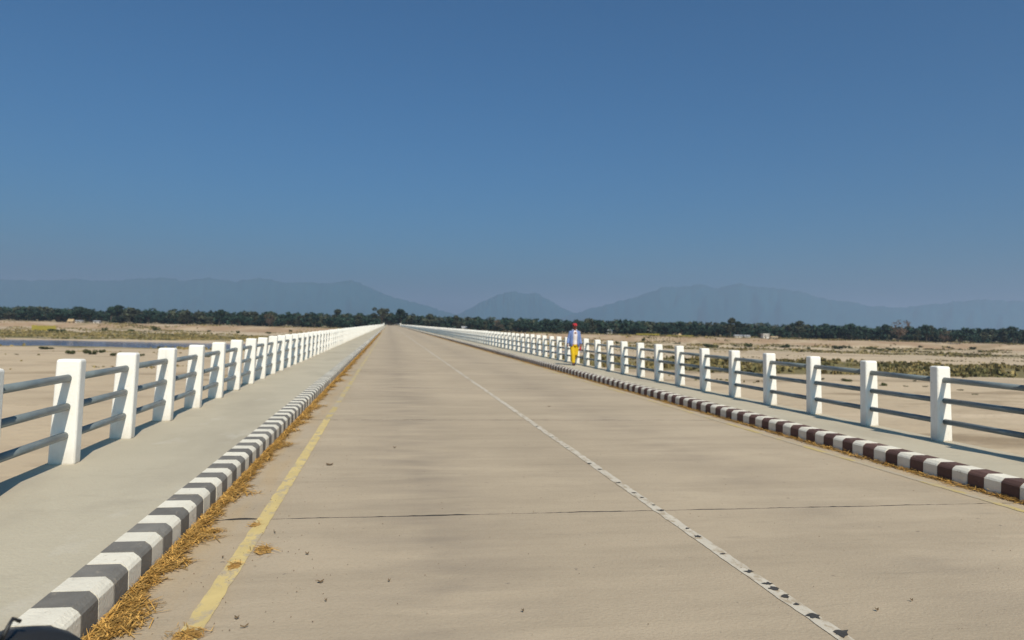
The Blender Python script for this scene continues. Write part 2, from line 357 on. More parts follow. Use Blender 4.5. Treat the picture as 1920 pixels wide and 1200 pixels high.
for k in range(16): under(link('pier', pm, None, (2.2, -2+k*31.0, 0)))

road = tag(empty('road', (0, 0, 0)), 'pale worn concrete carriageway running straight over the bridge', kind='structure')
SL = 6.13
def slab_mesh(seed):
    n = 170; xs = np.linspace(XL-.02, XR+.02, n); mb = MB(); r = np.random.default_rng(seed)
    def edge(sd, k):
        o = []
        for x in xs:
            g = .004+.018*max(0, fbm(x*1.3, sd)*1.6+.2)+.026*max(0, fbm(x*9., sd+3))
            if seed == 0 and k == 0 and -1.30 < x < -.98: g += .05*math.sin((x+1.30)/.32*math.pi)
            o.append(g)
        return o
    f, b = edge(seed*5.3+1, 0), edge(seed*3.1+9, 1)
    skew = [.012*fbm(x*.5, 4.4) for x in xs]
    vs = []
    for i, x in enumerate(xs): vs += [(x, f[i]+skew[i], -.016), (x, f[i]+skew[i], 0), (x, SL-b[i]*.5+skew[i], 0), (x, SL-b[i]*.5+skew[i], -.016)]
    fs = [(4*i+j, 4*i+4+j, 4*i+5+j, 4*i+1+j) for i in range(n-1) for j in range(3)]
    mb.add(vs, fs); mb.mi = [0 if k % 3 == 1 else 1 for k in range(len(fs))]; return mb.mesh('concrete_slab', [M['road'], M['tar']])
slabs = [slab_mesh(i) for i in range(4)]
mb = MB(); mb.box(XL-.03, XR+.03, Y0, YEND, -.04, -.014); mb.build('joint_filler', M['tar'], road)
for k in range(-3, 77):
    y = 6.14+k*SL
    if y+SL > YEND+.5: break
    link('concrete_slab', slabs[0] if k == 0 else slabs[(k*7) % 3+1], road, (0, y, 0))
mb = MB(); mb.box(XL-.4, XR+.4, YEND+.02, YEND+260, -.09, -.002); mb.build('approach_surface', M['road'], road)
def line(name, x0, w, m, y0, y1, wob):
    mb = MB(); ys = list(np.arange(y0, min(40, y1), .06))+list(np.arange(40, y1, 4.))
    for y in ys:
        a = wob*fbm(y*6., x0)+.5*wob*fbm(y*25, x0+2); b = wob*fbm(y*6., x0+7)+.5*wob*fbm(y*25, x0+5); c = .012*fbm(y*.2, x0+3)
        mb.v += [(x0-w/2+a+c, y, .004), (x0+w/2+b+c, y, .004)]
    mb.f = [(2*i, 2*i+1, 2*i+3, 2*i+2) for i in range(len(ys)-1)]; mb.mi = [0]*len(mb.f)
    return mb.build(name, m, road)
line('centre_line', 2.42, .092, M['line_white'], -10, 21, .010)
line('centre_line', 2.42, .10, M['line_ghost'], 21.05, YEND-1, .012)
line('edge_line', -.965, .11, M['line_yellow'], -10, 12.4, .008)
line('edge_line', -.965, .10, M['line_faded'], 12.45, YEND-1, .012)
line('edge_line', 5.88, .09, M['line_faded'], -10, YEND-1, .014)
def blob(name, c, rx, ry, m, parent, z=.008, n=14, seed=0, rz=0, h=.0):
    mb = MB(); vs = [(0, 0, z+h)]
    for k in range(n):
        a = 2*math.pi*k/n; q = .45+1.3*abs(fbm(math.cos(a)*1.7+seed*3.7, math.sin(a)*1.7, seed)); x, y = rx*q*math.cos(a), ry*q*math.sin(a)
        vs.append((x*math.cos(rz)-y*math.sin(rz), x*math.sin(rz)+y*math.cos(rz), z))
    mb.add(vs, [(0, 1+k, 1+(k+1) % n) for k in range(n)]); o = mb.build(name, m, parent); o.location = (c[0], c[1], 0); return o
# black flecks of tar showing through the centre line
for i, (px, py, s) in enumerate([(1577, 1190, 1.3), (1527, 1157, 1.3), (1494, 1135, .6), (1472, 1120, .9), (1452, 1105, 1.2), (1440, 1096, .8), (1405, 1073, .8), (1355, 1040, .5), (1309, 1007, .8), (1289, 992, .6), (1240, 958, 1.0), (1226, 948, .6), (1203, 934, .5), (1189, 925, .7), (1160, 906, .7), (1125, 881, .8), (1105, 870, .8), (1063, 840, .6), (1036, 820, .7), (1007, 800, .8)]):
    p = on_z(px, py, 0); blob('tar_patch', (p.x, p.y), .046*s, .030*s*(1+p.y*.03), M['tar'], road, seed=i+1, rz=.5)

for side, xk, xp_, xe in (('left', XL, POST_L, EDGE_L), ('right', XR, POST_R, EDGE_R)):
    s = -1 if side == 'left' else 1
    mb = MB(); a, b = xk+s*(KW+.002), xe
    ys = list(np.arange(Y0, 60, .25))+list(np.arange(60, YEND+.1, 6.))
    vs = []
    for y in ys:
        e = b+.012*fbm(y*1.5, 3.+s)                    # roughly cast outer edge
        for x, z in ((a, -.04), (a, KH-.006), (a+.3*(b-a), KH-.004+.003*fbm(y*.7, 1)), (a+.65*(b-a), KH-.004+.003*fbm(y*.7, 5)), (e, KH-.004), (e, -.32)): vs.append((x, y, z))
    q = 6; mb.add(vs, [(i*q+j, (i+1)*q+j, (i+1)*q+j+1, i*q+j+1) for i in range(len(ys)-1) for j in range(q-1)])
    tag(mb.build('footpath', M['walk']), kind='structure', label='raised concrete footpath along the %s side of the bridge' % side)
    # kerb of alternately painted lengths
    kerb = tag(empty('kerb', (xk, 0, 0)), 'low kerb painted in %s and white lengths beside the %s footpath' % (('dark grey', 'left') if s < 0 else ('maroon', 'right')), kind='structure')
    KL = .2165; y_ref = 4.30 if s < 0 else 7.03
    def kmesh(mt, L):
        mb = MB(); pr = [(0, -.012), (0, KH-.045), (.012, KH-.026), (.045, KH), (KW, KH), (KW, -.012)]
        rows = [0, L*.5, L]
        for q_, y in enumerate(rows):
            for u, z in pr: mb.v.append((s*u, y+(0 if q_ == 1 else (1 if q_ == 0 else -1)*random.uniform(0, .007)), z+random.uniform(-.001, .001)))
        n = len(pr); mb.f = [(j*n+i, j*n+i+1, (j+1)*n+i+1, (j+1)*n+i) for j in range(2) for i in range(n-1)]
        mb.f += [tuple(range(n-1, -1, -1)), tuple(2*n+i for i in range(n))]; mb.mi = [0]*len(mb.f)
        me = mb.mesh('kerb_block', mt); bm = bmesh.new(); bm.from_mesh(me); bmesh.ops.recalc_face_normals(bm, faces=bm.faces); bm.to_mesh(me); bm.free(); return me
    dark = M['kerb_grey'] if s < 0 else M['kerb_maroon']
    kd, kw_ = [kmesh(dark, KL-.001) for _ in range(5)], [kmesh(M['kerb_white'], KL-.001) for _ in range(5)]
    j0 = -math.floor((y_ref-2.2)/KL)
    for j in range(j0, j0+298):
        o = link('kerb_block', random.choice(kd if j % 2 == 0 else kw_), kerb, (random.uniform(-.003, .003), y_ref+j*KL, random.uniform(-.002, .002)))
    mb = MB(); mb.box(min(s*.006, s*(KW-.006)), max(s*.006, s*(KW-.006)), y_ref+j0*KL, y_ref+(j0+298)*KL, -.012, KH-.046); mb.box(min(s*.05, s*(KW-.006)), max(s*.05, s*(KW-.006)), y_ref+j0*KL+.01, y_ref+(j0+298)*KL-.01, -.011, KH-.006); mb.build('kerb_core', M['deck'], kerb)
    y1 = y_ref+(j0+298)*KL; n = int((YEND-y1)/KL); mb = MB()
    pr = [(0, -.012), (0, KH-.045), (.045, KH), (KW, KH)]
    for j in range(n):
        vs = [(s*u, y1+j*KL+d, z) for d in (0, KL) for u, z in pr]
        mb.add(vs, [(i, i+1, i+5, i+4) if s < 0 else (i+1, i, i+4, i+5) for i in range(3)], (j0+298+j) % 2)
    o = mb.build('kerb_run', [dark, M['kerb_white']], kerb); o['kind'] = 'stuff'
    mb = MB(); mb.box(min(0, s*KW), max(0, s*KW), Y0, y_ref+j0*KL-.002, -.012, KH-.003); mb.build('kerb_end', M['kerb_white'], kerb)

# ------------------------------------------------------------------ railings
PH = 1.02; PD = .155; RAILS = (.27, .555, .835); RR = .037
def rail_x(z): return .105-.034*z/PH
for s, px_, y_first, S in ((-1, POST_L, 7.60, 1.555), (1, POST_R, 8.64, 1.492)):
    name = 'left' if s < 0 else 'right'; PW = .245 if s < 0 else .228
    rl = tag(empty('railing', (px_, 0, KH-.005)), 'long white post and grey pipe railing on the %s edge of the bridge' % name, 'railing')
    def pm_(simple):
        mb = MB(); bot = (0, PW); top = (-.034, PW-.057)
        mb.v = [(s*u, y, z) for (a, z) in ((bot, -.01), (top, PH)) for y in (0, PD) for u in a]
        mb.f = [(0, 2, 3, 1), (4, 5, 7, 6), (0, 1, 5, 4), (2, 6, 7, 3), (0, 4, 6, 2), (1, 3, 7, 5)]; mb.mi = [0]*6
        me = mb.mesh('post', M['white_paint']); bm = bmesh.new(); bm.from_mesh(me); bmesh.ops.recalc_face_normals(bm, faces=bm.faces)
        if not simple: bmesh.ops.bevel(bm, geom=list(bm.edges), offset=.026, segments=3, profile=.5, affect='EDGES')
        bm.to_mesh(me); bm.free(); return me
    pa = pm_(False)
    k0 = -math.floor((y_first-1.5)/S); n_all = int((YEND-.6-y_first)/S)-k0+1
    mr = []
    for z in RAILS:
        mb = MB(); mb.tube([(0, 0, 0), (0, S-PD+.02, 0)], RR, 14); me = mb.mesh('rail', M['pipe'])
        me.polygons.foreach_set('use_smooth', [len(p.vertices) == 4 for p in me.polygons]); mr.append(me)
    far = MB(); farr = MB()
    for k in range(n_all):
        y = y_first+(k0+k)*S
        if k < 299:
            o = link('post', pa, rl, (random.gauss(0, .004), y+random.gauss(0, .006), random.gauss(0, .004)))
            o.rotation_euler = (random.gauss(0, .004), random.gauss(0, .004), random.gauss(0, .012))
        else:
            far.add([(s*u, y+yy, z) for (a, z) in (((0, PW), 0), ((-.034, PW-.057), PH)) for yy in (0, PD) for u in a],
                    [(0, 2, 3, 1), (4, 5, 7, 6), (0, 1, 5, 4), (2, 6, 7, 3), (0, 4, 6, 2), (1, 3, 7, 5)])
        if k == n_all-1: break
        for i, z in enumerate(RAILS):
            if k < 99:
                o = link('rail', mr[i], rl, (s*rail_x(z)+random.gauss(0, .003), y+PD-.01, z+random.gauss(0, .004)))
            else: farr.tube([(s*rail_x(z), y+PD-.01, z), (s*rail_x(z), y+S+.01, z)], RR, 5, cap=False)
    if far.v: far.build('post_run', M['white_paint'], rl)['kind'] = 'stuff'
    farr.build('rail_run', M['pipe'], rl)['kind'] = 'stuff'
    # end pillar of the bridge
    e = tag(empty('end_pillar', (px_+s*.12, YEND+.4, KH-.25)), 'white square pillar closing the far end of the %s railing' % name, 'pillar')
    mb = MB(); mb.box(-.3, .3, -.3, .3, 0, 1.75); mb.build('shaft', M['white_paint'], e, bevel=.02)
    mb = MB(); mb.box(-.37, .37, -.37, .37, 1.752, 1.9); mb.build('cap', M['white_paint'], e, bevel=.02)

# ------------------------------------------------------------------ vegetation
def leaf_cloud(r, centres, radii, n, size, flat=.8):
    """n loose leaf-clump quads spread through overlapping lumps"""
    c = np.array(centres); ra = np.array(radii); w = ra**2; idx = r.choice(len(c), n, p=w/w.sum())
    d = r.normal(size=(n, 3)); d /= np.linalg.norm(d, axis=1)[:, None]
    rad = ra[idx]*(.45+.55*r.random(n)**.5); p = c[idx]+d*rad[:, None]*np.array([1, 1, flat])
    nrm = d+r.normal(size=(n, 3))*.55; nrm /= np.linalg.norm(nrm, axis=1)[:, None]
    t = np.cross(nrm, r.normal(size=(n, 3))); t /= np.linalg.norm(t, axis=1)[:, None]; b = np.cross(nrm, t)
    sz = size*(.55+.9*r.random(n))[:, None]; t = t*sz; b = b*sz*.7
    return np.stack([p-t-b*.3, p-b, p+t+b*.3, p+b], 1).reshape(-1, 3)
def tree_parts(seed, h, w, kind):
    """meshes of one tree kind: trunk with limbs, crown of leaf clumps. kind: round, flat, bare, tall"""
    r = np.random.default_rng(seed); lumps = []; rads = []; mb = MB()
    base = h*{'round': .18, 'flat': .32, 'bare': .3, 'tall': .2}[kind]
    mb.tube([(0, 0, -.4), (.1, 0, base*.6), (.0, .1, base), (.15*w*.1, 0, h*.6)], [h*.03, h*.022, h*.018, h*.008], 7)
    nl = 11 if kind != 'flat' else 12
    for k in range(nl):
        a = 2*math.pi*(k/nl+.1*r.random()); q = w*.5*(.35+.5*r.random())
        if kind == 'flat': z = h*(.55+.35*r.random()); q = w*.5*(.2+.65*r.random())
        elif kind == 'tall': z = h*(.3+.6*r.random()); q = w*.5*(.2+.4*r.random())
        else: z = h*(.3+.5*r.random())
        e = (q*math.cos(a), q*math.sin(a), z); lumps.append(e); rads.append((.13 if kind == 'flat' else .19)*(w+h)*.5*(.7+.5*r.random()))
        mb.tube([(0, 0, base*(.7+.3*r.random())), (e[0]*.5, e[1]*.5, (base+z)*.55), e], [h*.012, h*.008, h*.003], 5)
    lumps.append((0, 0, h*.80)); rads.append(.17*(w+h)*.5)
    n = 460 if kind == 'bare' else 1100
    q = leaf_cloud(r, lumps, rads, n, .38 if kind == 'bare' else .55, .75)
    q[:, 2] = np.maximum(q[:, 2], .2); q[:, 2] *= h/max(q[:, 2].max(), .1)
    return mb, q
KINDS = {}
def kind_tree(key, seed, h, w, kind, m):
    tb, q = tree_parts(seed, h, w, kind)
    KINDS[key] = (tb.mesh('trunk', M['bark']), quads_mesh('crown', q, m), h, w)
kind_tree('round', 1, 11, 11, 'round', M['leaf']); kind_tree('round2', 2, 9, 13, 'round', M['leaf']); kind_tree('olive', 3, 10, 12, 'round', M['leaf2'])
kind_tree('tall', 4, 13, 8, 'tall', M['leaf']); kind_tree('flat', 5, 15, 17, 'flat', M['leaf2']); kind_tree('bare', 6, 12, 11, 'bare', M['leafbrown'])
kind_tree('tall2', 8, 14, 9, 'tall', M['leaf2'])
LOOK = {'round': 'dark rounded tree', 'round2': 'low wide dark tree', 'olive': 'dull olive bushy tree', 'tall': 'narrow upright dark tree', 'flat': 'tall tree with a high flat spreading crown', 'bare': 'thin half-bare brownish tree', 'tall2': 'narrow upright olive tree'}
def tree(key, x, y, sc, label, group):
    tr, cr, h, w = KINDS[key]
    t = tag(empty('tree', (x, y, ground_z(x, y)), random.uniform(0, 6.28)), label, 'tree', group); t.scale = (sc*random.uniform(.9, 1.1), sc*random.uniform(.9, 1.1), sc)
    link('trunk', tr, t); link('crown', cr, t); return t
def ordinal(n): return '%d%s' % (n, 'th' if 10 <= n % 100 <= 20 else {1: 'st', 2: 'nd', 3: 'rd'}.get(n % 10, 'th'))
# trees that stand out by name: photo column, depth, kind, height in photo pixels of the top above the base
NAMED = [(716, 500, 'flat', 13.0, 'tall tree with high flat spreading crown left of the road end'),
         (752, 505, 'tall', 12.5, 'narrow upright dark tree just right of the road end'),
         (734, 560, 'round', 10.5, 'dark rounded tree closing the view at the road end'),
         (728, 548, 'round2', 8.5, 'low wide dark tree at the road end, left one of the pair'),
         (742, 552, 'round2', 8.5, 'low wide dark tree at the road end, right one of the pair'),
         (632, 545, 'tall2', 14.5, 'tall olive tree rising above the belt, nearest the left railing end'),
         (676, 520, 'round', 11.5, 'very dark round tree between the left railing end and the flat-crowned tree'),
         (108, 470, 'round', 9.5, 'dark round tree standing forward of the belt at far left by the straw hut'),
         (150, 505, 'round2', 11.5, 'broad dark tree behind the small pale houses at far left'),
         (222, 520, 'tall', 13.5, 'tallest dark tree in the left part of the belt'),
         (506, 500, 'bare', 9.5, 'thin reddish brown tree in the left tree belt'),
         (540, 505, 'round', 11.0, 'dark round tree right of the reddish brown one, left belt'),
         (935, 505, 'bare', 8.5, 'reddish brown half-bare tree above the right railing'),
         (1685, 445, 'bare', 14.0, 'large thin brownish tree in the right tree belt'),
         (1770, 425, 'bare', 8.0, 'small brownish tree right of the large thin one'),
         (1800, 420, 'round', 8.5, 'dark round tree at the far right edge of the belt'),
         (1370, 455, 'tall2', 13.0, 'taller olive tree in the middle of the right belt')]
for px, t, key, hh, lab in NAMED:
    p = at_depth(px, 610, t); tree(key, p.x, p.y, hh/KINDS[key][2], lab, None)
def belt(side, x0, x1, n):
    cols = np.linspace(x0, x1, n)+rng.uniform(-8, 8, n)
    for i, u in enumerate(cols):
        p0 = at_depth(u, 610, 480); t = bank_top(p0.x)+rng.uniform(8, 40); p = at_depth(u, 610, t)
        if abs(p.x-2.3) < 16: p.x = 2.3+math.copysign(16+rng.uniform(0, 6), p.x-2.3)
        key = rng.choice(['round', 'round2', 'olive', 'tall', 'round', 'round2', 'tall2'])
        tree(key, p.x, p.y, rng.uniform(.5, .95), '%s in front row of the %s tree belt, %s from the left' % (LOOK[key], side, ordinal(i+1)), 'front trees of the %s belt' % side)
belt('left', -30, 700, 44); belt('right', 770, 1950, 66)
# the wood behind reads as one mass
def wood():
    allq = []; mi = []; r = np.random.default_rng(11)
    for k in range(2100):
        u = r.uniform(-330, 2300); p0 = at_depth(u, 610, 480); t = bank_top(p0.x)+(r.uniform(28, 170) if k < 1400 else r.uniform(170, 900)); p = at_depth(u, 610, t)
        if abs(p.x-2.3) < 9 and p.y < 640: continue
        h = r.uniform(6., 12.)*(1+max(0, t-480)*.0011); w = r.uniform(7, 13); z = ground_z(p.x, p.y)
        lumps = [(p.x+r.uniform(-.35, .35)*w, p.y+r.uniform(-.35, .35)*w, z+h*r.uniform(.15, .8)) for _ in range(7)]
        q = leaf_cloud(r, lumps, [.2*(w+h)*.5*r.uniform(.7, 1.2) for _ in range(7)], 170, 1.0, .75); allq.append(q); mi += [int(r.random() < .35)]*170
        a = np.array([[p.x-.25, p.y, z-.3], [p.x+.25, p.y, z-.3], [p.x+.15, p.y, z+h*.6], [p.x-.15, p.y, z+h*.6]]); allq.append(a); mi.append(2)
        allq.append(a+np.array([[.25, -.25, 0], [-.25, .25, 0], [-.15, .15, 0], [.15, -.15, 0]])); mi.append(2)
    me = quads_mesh('woodland', np.concatenate(allq), [M['leaf'], M['leaf2'], M['bark']], mi)
    tag(link('woodland', me), 'mass of dark trees behind the front rows along the far bank', 'woodland', kind='stuff')
wood()
# shrubs on the sand
SH = []
for sd in range(3):
    r = np.random.default_rng(40+sd); lum = [(r.normal()*.35, r.normal()*.35, .08+.42*r.random()) for _ in range(7)]
    q = leaf_cloud(r, lum, [.33*(.7+.5*r.random()) for _ in range(7)], 420, .10, .85); q[:, 2] = np.maximum(q[:, 2], .0)
    mb = MB()
    for l in lum: mb.tube([(0, 0, -.1), (l[0]*.5, l[1]*.5, l[2]*.6), l], [.03, .02, .008], 5)
    SH.append((mb.mesh('stem', M['bark']), quads_mesh('foliage', q, M['bush'])))
def shrub(px, py, wpx, hpx, label, group):
    """photo pixel of the foot; the ground tells how far it is"""
    d = ray(px, py); a = Vector((0, 0, EYE)); t = 60.
    while t < 900:
        p = a+d*t
        if p.z < ground_z(p.x, p.y): break
        t += 1.5
    k = t*1.0/FPX; st, fo = SH[int(rng.integers(3))]
    o = tag(empty('shrub', (p.x, p.y, ground_z(p.x, p.y)-.05), rng.uniform(0, 6.28)), label, 'shrub', group); o.scale = (wpx*k/1.5, wpx*k/1.5, hpx*k/1.15)
    link('stem', st, o); link('foliage', fo, o); return o
lsh = [(86, 655, 26, 8), (134, 664, 16, 12), (172, 665, 20, 15), (190, 662, 10, 10), (212, 668, 12, 10), (265, 668, 9, 7), (388, 670, 12, 9), (292, 620, 13, 14), (247, 622, 16, 7), (195, 620, 9, 9), (446, 625, 8, 8), (505, 626, 8, 6), (545, 622, 7, 6), (110, 622, 24, 8), (392, 622, 8, 5)]
lsh.sort()
for i, a in enumerate(lsh):
    near = 'near the river edge' if a[1] > 640 else 'on the far bank beyond the river'
    shrub(*a, 'shrub %s, %s from the left on the left side' % (near, ordinal(i+1)), 'shrubs on the left sand')
rsh = [(1332, 652, 30, 12), (1405, 651, 13, 12), (1466, 652, 22, 6), (1478, 652, 9, 12), (1515, 655, 8, 8), (1572, 655, 24, 11), (1594, 653, 7, 9), (1206, 640, 8, 9), (1157, 645, 8, 9), (1640, 655, 28, 7), (1672, 657, 14, 8), (1726, 652, 8, 7), (1825, 655, 14, 7), (1838, 661, 8, 7), (1780, 653, 10, 5), (1655, 724, 14, 11), (1588, 716, 22, 8), (1540, 713, 8, 6), (1715, 716, 6, 6), (1698, 725, 8, 4), (1735, 726, 10, 3), (1800, 732, 12, 4), (1828, 740, 12, 4), (1380, 650, 10, 6), (1270, 645, 12, 5)]
rsh.sort()
for i, a in enumerate(rsh):
    near = 'on the near sand past the railing' if a[1] > 690 else 'on the far sandy bank'
    shrub(*a, 'shrub %s, %s from the left on the right side' % (near, ordinal(i+1)), 'shrubs on the right sand')
# grass growing in the damp bands
def grass():
    r = np.random.default_rng(5); out = []; mi = []
    n = 110000; x = r.uniform(-300, 420, n); y = r.uniform(110, 510, n)
    for i in range(n):
        if abs(x[i]-2.3) < 9 and y[i] > 440: continue
        c = cover(x[i], y[i])[0]; t = depth(x[i], y[i]); a, b = bank_low(x[i]), bank_top(x[i]); sb = (t-a)/(b-a); q = fbm(x[i]*.05, y[i]*.07, 9)
        near = 1.0
        if not (c >= .3 and q+c > .50+.35*r.random()):
            if 0 < sb < 1.15 and fbm(x[i]*.022, y[i]*.05, 2.)+.3*q > .22+.3*r.random(): near = .7
            elif t < 330 and fbm(x[i]*.03, y[i]*.06, 14.)+.3*q > .36+.3*r.random(): near = .45
            else: continue
        z = ground_z(x[i], y[i])
        if z < BED-.55: continue
        tall = near*(1.5 if (x[i] > 0 and t < 235 and fbm(x[i]*.06, y[i]*.06, 21.) > .1) else 1.)
        h = r.uniform(.2, .8)*tall; w = r.uniform(.25, .8)*near; a = r.uniform(0, 3.14)
        ca_, sa = math.cos(a)*w, math.sin(a)*w; l = r.normal()*.3
        out += [(x[i]-ca_, y[i]-sa, z-.05), (x[i]+ca_, y[i]+sa, z-.05), (x[i]+ca_*.6+l, y[i]+sa*.6, z+h), (x[i]-ca_*.5+l, y[i]-sa*.5+l, z+h*.8)]
        out += [(x[i]-sa, y[i]+ca_, z-.05), (x[i]+sa, y[i]-ca_, z-.05), (x[i]+sa*.6, y[i]-ca_*.6+l, z+h*.9), (x[i]-sa*.5, y[i]+ca_*.5+l, z+h)]
        g = int(fbm(x[i]*.04, y[i]*.05, 30.)+.25*r.normal() > (.08 if x[i] > 0 else .25)); mi += [g, g]
    tag(link('river_grass', quads_mesh('river_grass', np.array(out), [M['grass'], M['grass2']], mi)), 'rough green and brown grass in bands across the riverbed', 'grass', kind='stuff')
grass()

# ------------------------------------------------------------------ far houses, fields
M['lime'] = mat('limewash', (.58, .54, .48), .8, .06, .8); M['tin'] = mat('tin_roof', (.42, .42, .42), .5, .15, .6, metal=.3); M['thatch'] = mat('thatch', (.42, .30, .17), .95, .2, 1.5)
M['door'] = mat('dark_opening', (.05, .045, .04), .8); M['flower'] = mat('mustard_flower', (.25, .22, .04), .9, .2, .5, col2=(.48, .38, .06))
def house(px, t, w, dpt, h, roof, rm, wm, label):
    p = at_depth(px, 612, t); e = tag(empty('house', (p.x, p.y, ground_z(p.x, p.y)-.1), -YAW*.5), label, 'house')
    mb = MB(); mb.box(-w/2, w/2, 0, dpt, 0, h); mb.build('wall', wm, e)
    mb = MB(); o = .35
    if roof > 0:
        mb.add([(-w/2-o, -o, h-.05), (w/2+o, -o, h-.05), (w/2+o, dpt+o, h-.05), (-w/2-o, dpt+o, h-.05), (-w/2-o, dpt/2, h+roof), (w/2+o, dpt/2, h+roof)],
               [(0, 1, 5, 4), (2, 3, 4, 5), (1, 2, 5), (3, 0, 4), (3, 2, 1, 0)])
    else: mb.box(-w/2-o, w/2+o, -o, dpt+o, h+.003, h+.35)
    mb.build('roof', rm, e)
    mb = MB(); mb.box(-w*.08-.35, -w*.08+.35, -.04, .03, .12, h*.72); mb.build('door', M['door'], e)
    for q in (-.32, .28): mb = MB(); mb.box(w*q-.25, w*q+.25, -.04, .03, h*.42, h*.74); mb.build('window', M['door'], e)
house(1437, 448, 3.8, 3.5, 2.9, 0, M['lime'], M['lime'], 'white flat-roofed house standing highest on the right bank')
house(1386, 462, 5, 3, 1.5, .6, M['tin'], M['lime'], 'long low whitish house left of the white flat-roofed house')
house(1402, 458, 3.6, 3, 1.5, .6, M['tin'], M['lime'], 'small grey-roofed hut next to the long low whitish house')
house(1453, 452, 4.2, 3, 1.1, .6, M['thatch'], M['lime'], 'low pale hut just right of the white flat-roofed house')
house(1217, 495, 4, 4, 3.2, 1.0, M['tin'], M['lime'], 'small white house behind the yellow field')
house(1143, 500, 4, 4, 2.4, 1.0, M['tin'], M['lime'], 'small white house among trees right of the walking person')
house(873, 500, 5, 4, 2.4, 1.1, M['tin'], M['lime'], 'small whitish house above the right railing near the road end')
house(1270, 478, 5, 4, .9, 1.3, M['thatch'], M['thatch'], 'low tan thatched hut right of the yellow field')
house(131, 462, 3, 3, 1.0, 1.6, M['thatch'], M['thatch'], 'small tan thatched hut by the dark tree at far left')
house(147, 474, 4, 3, 1.4, .5, M['tin'], M['lime'], 'low pale house right of the thatched hut at far left')
house(180, 480, 3.6, 3, 1.3, .5, M['tin'], M['lime'], 'low pale house farther right under the broad dark tree')
def field(px0, px1, t0, t1, n, hh, label):
    r = np.random.default_rng(int(px0)); out = []
    for _ in range(n):
        p = at_depth(r.uniform(px0, px1), 612, r.uniform(t0, t1)); z = ground_z(p.x, p.y); h = hh*r.uniform(.7, 1.2); w = r.uniform(.15, .35); a = r.uniform(0, 3.14)
        for a in (a, a+1.57):
            c, s = math.cos(a)*w, math.sin(a)*w; out += [(p.x-c*.4, p.y-s*.4, z-.05), (p.x+c*.4, p.y+s*.4, z-.05), (p.x+c, p.y+s, z+h), (p.x-c, p.y-s, z+h*.9)]
    tag(link('mustard_field', quads_mesh('mustard_field', np.array(out), M['flower'])), label, 'field', kind='stuff')
field(1194, 1236, 472, 487, 2000, 1.2, 'bright yellow flowering field on the right bank'); field(60, 104, 405, 450, 1300, .7, 'yellow green crop patch on the left bank'); field(1252, 1300, 476, 486, 900, .7, 'thin yellowish field strip by the tan hut')

# ------------------------------------------------------------------ straw and litter on the road
def straw(name, s, label):
    r = np.random.default_rng(21 if s < 0 else 22); out = []; xk = XL if s < 0 else XR
    def width(y):
        w = .03+.27*max(0, fbm(y*.9, 2.+s)+.12)+.16*max(0, fbm(y*3.3, 6+s))
        return w*(1 if s < 0 else .42)
    mb = MB(); ys = list(np.arange(2.5, 45, .05))+list(np.arange(45, 300, .6))
    for y in ys:
        w = width(y)*(.62+.2*fbm(y*9, 1)); 
        mb.v += [(xk+.002*s, y, .035*min(1, w*4)), (xk-s*w*.45, y, .022*min(1, w*4)), (xk-s*w, y, .0035)]
    mb.f = [(3*i+j, 3*i+j+1, 3*i+3+j+1, 3*i+3+j) for i in range(len(ys)-1) for j in range(2)]
    if s < 0: mb.f = [f[::-1] for f in mb.f]
    mb.mi = [1]*len(mb.f)
    n = 26000 if s < 0 else 11000
    yy = 2.5+120*r.random(n)**2.2
    for y in yy:
        w = width(y)*1.12+.03; u = r.beta(1.0, 1.9)*w*1.25; L = r.uniform(.04, .17)*(1+y*.01); a = r.normal()*.9+(1.57 if r.random() < .6 else .6*(-s)); a2 = a
        x = xk-s*(u+.01); z = .004+.034*(1-u/w)*r.random()+.004; dx, dy = math.cos(a)*L/2, math.sin(a)*L/2; t = .0022*(1+y*.06); px_, py_ = -math.sin(a)*t, math.cos(a)*t; dz = r.uniform(-.012, .02)
        lim = lambda X: min(X, xk-.004) if s > 0 else max(X, xk+.004)
        za = max(.006, z-dz); zb = max(.006, z+dz)
        out += [(lim(x-dx-px_), y-dy-py_, za), (lim(x-dx+px_), y-dy+py_, za+.001), (lim(x+dx+px_), y+dy+py_, zb), (lim(x+dx-px_), y+dy-py_, zb+.001)]
    b = len(mb.v); mb.v += out; k = len(out)//4; mb.f += [(b+4*i, b+4*i+1, b+4*i+2, b+4*i+3) for i in range(k)]; mb.mi += [0]*k
    tag(mb.build(name, [M['straw'], M['straw_dust']]), label, 'straw', kind='stuff')
straw('straw_litter', -1, 'golden dry straw drifted along the foot of the left kerb'); straw('straw_litter', 1, 'thin line of dry straw along the right kerb')
def clump(px, py, rx, ry, n, label, dust=True):
    c = on_z(px, py, 0); r = np.random.default_rng(int(px)); mb = MB()
    for _ in range(n):
        x, y = r.normal()*rx*.5, r.normal()*ry*.5; a = r.uniform(0, 3.14); L = r.uniform(.02, .10); t = .002; z = .007+.012*r.random()
        dx, dy = math.cos(a)*L/2, math.sin(a)*L/2; mb.add([(x-dx+dy*t/L, y-dy-dx*t/L, z), (x-dx-dy*t/L*2, y-dy+dx*t/L*2, z), (x+dx-dy*t/L*2, y+dy+dx*t/L*2, z+.004), (x+dx+dy*t/L, y+dy-dx*t/L, z+.006)], [(0, 1, 2, 3)])
    if dust:
        vs = [(0, 0, .010)]
        for k in range(22):
            a = 2*math.pi*k/22; q = .6+.6*abs(fbm(math.cos(a)*1.6+px, math.sin(a)*1.6)); vs.append((rx*q*math.cos(a), ry*q*math.sin(a), .0055))
        mb.add(vs, [(0, 1+k, 1+(k+1) % 22) for k in range(22)], 1)
    o = mb.build('straw_clump', [M['straw'], M['straw_dust']]); o.location = (c.x, c.y, 0); tag(o, label, 'straw', kind='stuff')
